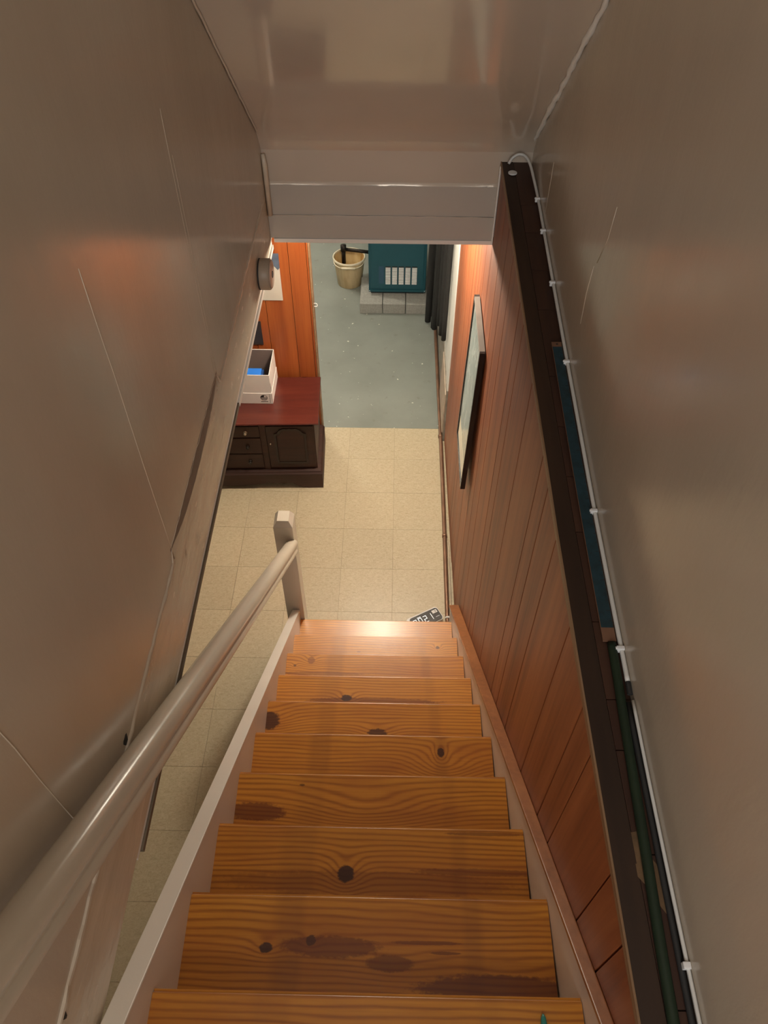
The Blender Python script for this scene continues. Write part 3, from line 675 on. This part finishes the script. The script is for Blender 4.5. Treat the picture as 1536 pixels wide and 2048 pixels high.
def arch(x0, x1, z0, z1):
    w = x1-x0; h = 0.045
    return [(x0, z0), (x1, z0), (x1, z1-h), (x1-0.10*w, z1-h*0.85), (x1-0.18*w, z1-h*0.35), (x1-0.30*w, z1-h*0.05), (x1-0.42*w, z1-h*0.12), (x0+0.5*w, z1), (x0+0.42*w, z1-h*0.12), (x0+0.30*w, z1-h*0.05), (x0+0.18*w, z1-h*0.35), (x0+0.10*w, z1-h*0.85), (x0, z1-h)]
def arch_door(x0, x1):
    d = cbox('door', x0, x1, CY0+0.002, CY0+0.0115, 0.168, 0.512, M_mah, 0.002)
    b = B(); A = arch(x0+0.045, x1-0.045, 0.205, 0.500); D = arch(x0+0.058, x1-0.058, 0.218, 0.486)
    cl = Vector(cb.location)
    va = [b.verts.new(Vector((x, CY0+0.0018, z))-cl) for x, z in A]; vb = [b.verts.new(Vector((x, CY0-0.004, z))-cl) for x, z in A]
    vc = [b.verts.new(Vector((x, CY0-0.004, z))-cl) for x, z in D]; vd = [b.verts.new(Vector((x, CY0+0.0018, z))-cl) for x, z in D]
    n = len(A)
    for i in range(n):
        j = (i+1) % n
        for p, q in ((va, vb), (vb, vc), (vc, vd)): b.faces.new((p[i], p[j], q[j], q[i]))
    obj('arched_moulding', b, plain('dark_moulding', (0.018, 0.007, 0.005), 0.4), d)
    b = B(); E_ = arch(x0+0.060, x1-0.060, 0.220, 0.484); prism(b, [Vector((x, CY0+0.0018, z))-cl for x, z in E_], (0, -0.003, 0)); obj('door_panel', b, M_mah, d)
    b = B(); lathe(b, [(0.004, 0), (0.005, -0.006), (0.003, -0.009)], 12, 'Y', Vector((x0+0.018, CY0+0.001, 0.375))-cl); obj('knob', b, M_brass, d, True)
arch_door(-0.730, -0.446); arch_door(-1.522, -1.238)
cbox('stile', -0.768, -0.733, CY0+0.004, CY0+0.0118, 0.150, 0.520, M_mah, 0.001); cbox('stile', -1.235, -1.20, CY0+0.004, CY0+0.0118, 0.150, 0.520, M_mah, 0.001)
for i, (z0, z1) in enumerate(((0.168, 0.284), (0.292, 0.418), (0.428, 0.516))):
    d = cbox('drawer', -1.197, -0.771, CY0, CY0+0.0115, z0, z1, M_mah, 0.002)
    for x in (-0.853, -1.115):
        zc = (z0+z1)/2; b = B(); cl = Vector(cb.location)
        lathe(b, [(0.010, -0.0005), (0.012, -0.004), (0.004, -0.006), (0.004, -0.012), (0.009, -0.016), (0.008, -0.022), (0.003, -0.024)], 14, 'Y', Vector((x, CY0, zc))-cl)
        obj('knob', b, M_brass if (i == 2 and x > -1) else M_darkmetal, d, True)

cb.location = (-0.989, 3.577, 0); cb.rotation_euler.z = math.radians(2.3)
# box on the cabinet
ZB = 0.5518
bx = thing('cardboard_box', (-0.86, 3.685, ZB), 'open white cardboard box standing on the mahogany cabinet top', 'box')
hw, hd_, hh, tk = 0.160, 0.125, 0.215, 0.004
def bbox(name, x0, x1, y0, y1, z0, z1, mat): b = B(); box(b, x0, x1, y0, y1, z0, z1, 0.0007); return obj(name, b, mat, bx)
bbox('box_bottom', -hw+tk, hw-tk, -hd_+tk, hd_-tk, 0.0005, tk, M_boxin)
for nm, a in (('front', (-hw, hw, -hd_, -hd_+tk)), ('back', (-hw, hw, hd_-tk, hd_)), ('side', (hw-tk, hw, -hd_+tk, hd_-tk)), ('side', (-hw, -hw+tk, -hd_+tk, hd_-tk))):
    p = bbox('box_'+nm, *a, 0.0005, hh, M_box)
    x0, x1, y0, y1 = a; i = 0.0006
    if nm == 'front': b = B(); box(b, x0+tk, x1-tk, y1, y1+i, tk, hh-0.003); obj('inner_lining', b, M_boxin, p)
    if nm == 'back': b = B(); box(b, x0+tk, x1-tk, y0-i, y0, tk, hh-0.003); obj('inner_lining', b, M_boxin, p)
    if nm == 'side' and x0 > 0: b = B(); box(b, x0-i, x0, y0+i, y1-i, tk, hh-0.003); obj('inner_lining', b, M_boxin, p)
    if nm == 'side' and x0 < 0: b = B(); box(b, x1, x1+i, y0+i, y1-i, tk, hh-0.003); obj('inner_lining', b, M_boxin, p)
b = B(); box(b, -hw-0.003, hw+0.003, -hd_-0.003, -hd_-0.0003, 0.0008, 0.080, 0.0006); lid = obj('lower_sleeve', b, M_box, bx)
b = B(); box(b, hw+0.0003, hw+0.003, -hd_-0.003, hd_+0.003, 0.0008, 0.080, 0.0006); obj('lower_sleeve', b, M_box, bx)
b = B(); yf = -hd_-0.0032
# globe emblem with a line of small print
for r0, r1 in ((0.0215, 0.0185),):
    n = 28; A = [b.verts.new((0.112+r0*math.cos(2*math.pi*k/n), yf, 0.047+r0*math.sin(2*math.pi*k/n))) for k in range(n)]
    D = [b.verts.new((0.112+r1*math.cos(2*math.pi*k/n), yf, 0.047+r1*math.sin(2*math.pi*k/n))) for k in range(n)]
    for k in range(n): b.faces.new((A[k], A[(k+1) % n], D[(k+1) % n], D[k]))
for k, z in enumerate((-0.014, -0.009, -0.004, 0.001)):
    w = math.sqrt(0.0185**2 - z*z); prism(b, [(0.112-w*(1 if k < 3 else 0.3), yf, 0.047+z), (0.112+w, yf, 0.047+z), (0.112+w, yf, 0.0495+z), (0.112-w*(1 if k < 3 else 0.3), yf, 0.0495+z)], (0, 0.0003, 0))
pts = [(0.112+0.0185*math.cos(a), yf, 0.047+0.0185*math.sin(a)) for a in [math.radians(80+100*k/10) for k in range(11)]] + [(0.112, yf, 0.050)]
prism(b, pts, (0, 0.0003, 0))
for k in range(5): box(b, 0.093+k*0.0085, 0.0995+k*0.0085, yf, yf+0.0003, 0.014, 0.0205)
obj('globe_emblem', b, M_ink, lid)
b = B()
for k in range(9): box(b, 0.1445, 0.1515, yf, yf+0.0003, 0.008+k*0.0075, 0.0125+k*0.0075)
obj('edge_print', b, M_grayprint, lid)
b = B(); box(b, hw+0.0001, hw+0.0006, -hd_+0.002, -hd_+0.010, 0.09, 0.15); obj('side_print', b, M_ink, bx)
bn = thing('blue_binder', (-0.835, 3.672, ZB+tk+0.001), 'bright blue binder standing inside the white cardboard box', 'binder')
b = B(); box(b, -0.14, 0.070, -0.032, 0.030, 0, 0.150, 0.004); obj('cover', b, M_blue, bn)
b = B(); box(b, 0.0703, 0.082, -0.028, 0.026, 0.004, 0.143, 0.002); obj('spine_edge', b, plain('dark_blue_spine', (0.02, 0.06, 0.18), 0.4), bn)

# papers on the partition
cal = thing('wall_calendar', (-0.71, 3.849, 1.24), 'grey paper calendar with a blue-grey picture pinned on the orange partition', 'calendar')
b = B(); box(b, -0.19, 0.0945, -0.003, -0.0005, -0.152, 0.13); obj('sheet', b, M_paper, cal)
b = B(); prism(b, [(-0.185, -0.0032, 0.148), (0.097, -0.0032, 0.148), (0.096, -0.0032, 0.06), (0.085, -0.0032, 0.045), (0.045, -0.0032, 0.095), (-0.185, -0.0032, 0.10)], (0, -0.0006, 0)); obj('picture_area', b, M_bluegrey, cal)
nt = thing('small_notice', (-0.84, 3.849, 0.86), 'small dark notice with a white header just above the cardboard box', 'notice')
b = B(); box(b, -0.10, 0.0755, -0.004, -0.0005, -0.087, 0.082); obj('dark_sheet', b, plain('dark_brown_print', (0.035, 0.028, 0.028), 0.5), nt)
b = B(); box(b, -0.10, 0.052, -0.003, -0.0005, 0.0825, 0.150); obj('white_header', b, M_paper, nt)

# ------------------------------------------------------------------ boiler corner
labs = ['left concrete block under the teal boiler', 'middle concrete block under the teal boiler', 'right concrete block under the teal boiler']
for k in range(3):
    b = B(); box(b, 0, 0.180, 0, 0.39, 0, 0.088, 0.004)
    o = tag(obj('concrete_block', b, M_block), 'grey ' + labs[k] + ', nearest row', 'block', 'concrete blocks under the boiler'); o.location = (-0.25 + k*0.1855, 5.312, -0.002)
bo = thing('boiler', (0.05, 5.8, 0.086), 'dark teal metal boiler with louvred vents standing on concrete blocks', 'boiler')
def obx(name, x0, x1, y0, y1, z0, z1, mat, bev=0.0, parent=bo):
    b = B(); box(b, x0, x1, y0, y1, z0, z1, bev); bmesh.ops.translate(b, verts=b.verts, vec=-Vector(bo.location)); return obj(name, b, mat, parent)
obx('base', -0.165, 0.262, 5.47, 6.13, 0.087, 0.114, M_ink)  # recess coloured black for the shadow gap under the jacket
obx('jacket', -0.181, 0.276, 5.452, 6.15, 0.1145, 0.92, M_teal, 0.006)
dr = obx('front_panel', -0.160, 0.256, 5.444, 5.4515, 0.142, 0.90, M_teal, 0.003)
b = B()
for x in (-0.166, 0.262):
    pass
obx('bottom_lip', -0.181, 0.276, 5.440, 5.4515, 0.1148, 0.134, M_teal, 0.003)
for x in (-0.174, 0.269):
    b = B(); lathe(b, [(0.004, 0), (0.003, -0.003)], 10, 'Y', Vector((x, 5.4395, 0.126))-Vector(bo.location)); obj('screw', b, M_steel, bo)
obx('faded_label', -0.099, -0.060, 5.4432, 5.4438, 0.190, 0.345, M_blueslot, 0, dr)
for k in range(5):
    x0 = -0.047 + k*0.0525
    vent = obx('vent_slot', x0-0.001, x0+0.042, 5.4428, 5.4438, 0.186, 0.345, M_ink, 0, bo)
    b = B()
    for j in range(14):
        z = 0.190 + j*0.0108
        hexa(b, [(x0+0.001, 5.4425, z), (x0+0.001, 5.434, z+0.001), (x0+0.040, 5.434, z+0.001), (x0+0.040, 5.4425, z), (x0+0.001, 5.4425, z+0.004), (x0+0.001, 5.436, z+0.003), (x0+0.040, 5.436, z+0.003), (x0+0.040, 5.4425, z+0.004)])
    bmesh.ops.translate(b, verts=b.verts, vec=-Vector(bo.location)); obj('louvres', b, M_steel, vent)
dp = thing('drain_pipe', (-0.395, 5.74, 0.19), 'dark iron drain pipe reaching from the boiler over the bucket', 'pipe')
b = B(); tube(b, [(-0.395, 5.74, 0.19), (-0.395, 5.74, 0.345)], 0.0165, 12); child('down_pipe', b, M_darkmetal, dp, True)
b = B(); tube(b, [(-0.395, 5.74, 0.30), (-0.395, 5.74, 0.352)], 0.0235, 12); child('tee_fitting', b, M_darkmetal, dp, True)
b = B(); tube(b, [(-0.38, 5.74, 0.315), (-0.182, 5.70, 0.315)], 0.0145, 12); child('cross_pipe', b, M_darkmetal, dp, True)
bk = thing('bucket', (-0.352, 5.756, -0.002), 'stained yellowish plastic bucket beside the teal boiler', 'bucket')
b = B(); lathe(b, [(0.098, 0.0), (0.102, 0.003), (0.128, 0.235)], 40, 'Z'); o = obj('body', b, M_bucket, bk); autosmooth(o, 60)
bm_ = bmesh.new(); bm_.from_mesh(o.data)
for f in list(bm_.faces):
    if len(f.verts) > 10 and f.calc_center_median().z > 0.2: bm_.faces.remove(f)
bm_.to_mesh(o.data); bm_.free()
b = B(); lathe(b, [(0.001, 0.010), (0.100, 0.010), (0.1262, 0.235)], 40, 'Z', close=False); o = obj('inside', b, M_bucketin, bk); autosmooth(o, 60)
b = B(); lathe(b, [(0.126, 0.232), (0.136, 0.234), (0.137, 0.244), (0.132, 0.249), (0.126, 0.247), (0.126, 0.232)], 44, 'Z', close=False); o = obj('rim', b, M_rim, bk); autosmooth(o, 60)
b = B(); tube(b, spline([(-0.136, 0.0, 0.238), (-0.11, -0.10, 0.225), (-0.05, -0.145, 0.222), (0.05, -0.145, 0.222), (0.11, -0.10, 0.225), (0.136, 0.0, 0.238)], 5), 0.003, 8); obj('handle_wire', b, M_rim, bk, True)
b = B(); tube(b, [(-0.055, -0.147, 0.222), (0.055, -0.147, 0.222)], 0.009, 10); obj('grip', b, M_rim, bk, True)

# black foam tubes against the right foundation wall
tb = [(0.295, 5.17, 0.03, 0.024, 'leftmost black foam pipe tube, beside the boiler'), (0.318, 5.30, 0.0, 0.024, 'black foam pipe tube standing second from the boiler'),
      (0.338, 5.13, 0.0, 0.019, 'black foam pipe tube whose foot reaches furthest down, beside the brown pipe'), (0.330, 4.86, 0.18, 0.019, 'black foam pipe tube in the middle of the row'),
      (0.346, 4.60, 0.40, 0.018, 'black foam pipe tube third from the white wall strip'), (0.346, 4.32, 0.52, 0.017, 'black foam pipe tube hanging second from the white wall strip'), (0.352, 4.14, 0.61, 0.016, 'short black foam pipe tube hanging next to the white wall strip')]
for i, (x, y, z, r, lab) in enumerate(tb):
    b = B(); lean = 0.012
    tube(b, spline([(0, 0, 0.0 - (0.002 if z == 0 else 0)), (lean*0.3, 0.01, 0.5), (lean*0.7, -0.005, 1.0), (lean, 0.0, 2.05-z)], 4), r, 10)
    o = tag(obj('foam_tube', b, M_black, None, True), lab, 'foam tube', 'black foam tubes by the foundation wall'); o.location = (x, y, z)

b = B(); pts = [(0.355, 5.55, 0.017)] + [(0.357+0.003*math.sin(y*2.2), y, 0.016) for y in (5.2, 4.8, 4.4, 4.0, 3.6, 3.2, 2.9, 2.6, 2.31)]
cpipe = thing('floor_pipe', (0.357, 2.31, 0.016), 'long brown pipe running along the floor at the foot of the right wall', 'pipe')
tube(b, spline(pts, 4), 0.0125, 12); child('pipe_run', b, M_copper, cpipe, True)
for y in (3.86, 2.98):
    b = B(); tube(b, [(0.358, y-0.012, 0.0165), (0.358, y+0.012, 0.0165)], 0.0155, 12); child('coupling', b, M_copper, cpipe, True)
b = B(); tube(b, spline([(0.378, y, 0.012) for y in (2.95, 2.8, 2.6, 2.42)], 3), 0.004, 8); tag(obj('pale_tubing', b, M_palepipe, None, True), 'thin pale tubing between the brown floor pipe and the panelling', 'tubing')
b = B(); lathe(b, [(0.0165, -0.005), (0.0175, 0), (0.0165, 0.005)], 18, 'Y', (0.357, 2.385, 0.0165)); box(b, 0.372, 0.392, 2.381, 2.389, 0.016, 0.024, 0.001)
tag(obj('pipe_strap', b, M_plastic), 'white plastic strap around the brown floor pipe at the stair foot', 'strap')

# digital clock lying on the floor at the stair foot
ck = thing('digital_clock', (0.228, 2.368, 0.0), 'black-faced digital clock in a white case on the floor below the bottom tread', 'clock', rz=math.radians(29))
def rrect(w, h, r, n=6):
    P = []
    for cx_, cy_, a0 in ((w-r, h-r, 0), (-w+r, h-r, 90), (-w+r, -h+r, 180), (w-r, -h+r, 270)):
        for k in range(n+1): a = math.radians(a0+90*k/n); P.append((cx_+r*math.cos(a), cy_+r*math.sin(a)))
    return P
b = B(); prism(b, [(x, y, 0.001) for x, y in rrect(0.098, 0.046, 0.018)], (0, 0, 0.030)); obj('case', b, M_plastic, ck)
b = B(); prism(b, [(x+0.006, y-0.002, 0.0312) for x, y in rrect(0.088, 0.040, 0.015)], (0, 0, 0.003)); face = obj('display_face', b, M_face, ck)
def seg(b, ox, oy, w, h, which):
    t_ = 0.0032; z0, z1 = 0.0343, 0.0347
    R = dict(a=(0, w, h-t_, h), g=(0, w, h/2-t_/2, h/2+t_/2), d=(0, w, 0, t_), f=(0, t_, h/2, h), e=(0, t_, 0, h/2), b=(w-t_, w, h/2, h), c=(w-t_, w, 0, h/2))
    for s_ in which: x0, x1, y0_, y1_ = R[s_]; box(b, ox+x0, ox+x1, oy+y0_, oy+y1_, z0, z1)
b = B()
for i, ch in enumerate(('abcdef', 'abcdef', 'abged', 'bc')):
    seg(b, -0.068 + i*0.031, -0.024, 0.020, 0.042, ch)
box(b, -0.038, -0.016, 0.022, 0.0245, 0.0343, 0.0347)
obj('digits', b, M_digit, face)
b = B(); box(b, 0.056, 0.086, 0.008, 0.028, 0.0343, 0.0348); stk = obj('white_sticker', b, M_plastic, face)
b = B(); box(b, 0.070, 0.079, 0.020, 0.0225, 0.0349, 0.0352); prism(b, [(0.0765, 0.020, 0.0349), (0.079, 0.020, 0.0349), (0.0755, 0.011, 0.0349), (0.073, 0.011, 0.0349)], (0, 0, 0.0003)); obj('sticker_print', b, M_ink, face)
b = B()
for k in range(4): box(b, 0.062+k*0.006, 0.0655+k*0.006, -0.018, -0.016, 0.0343, 0.0347)
obj('small_print', b, M_digit, face)
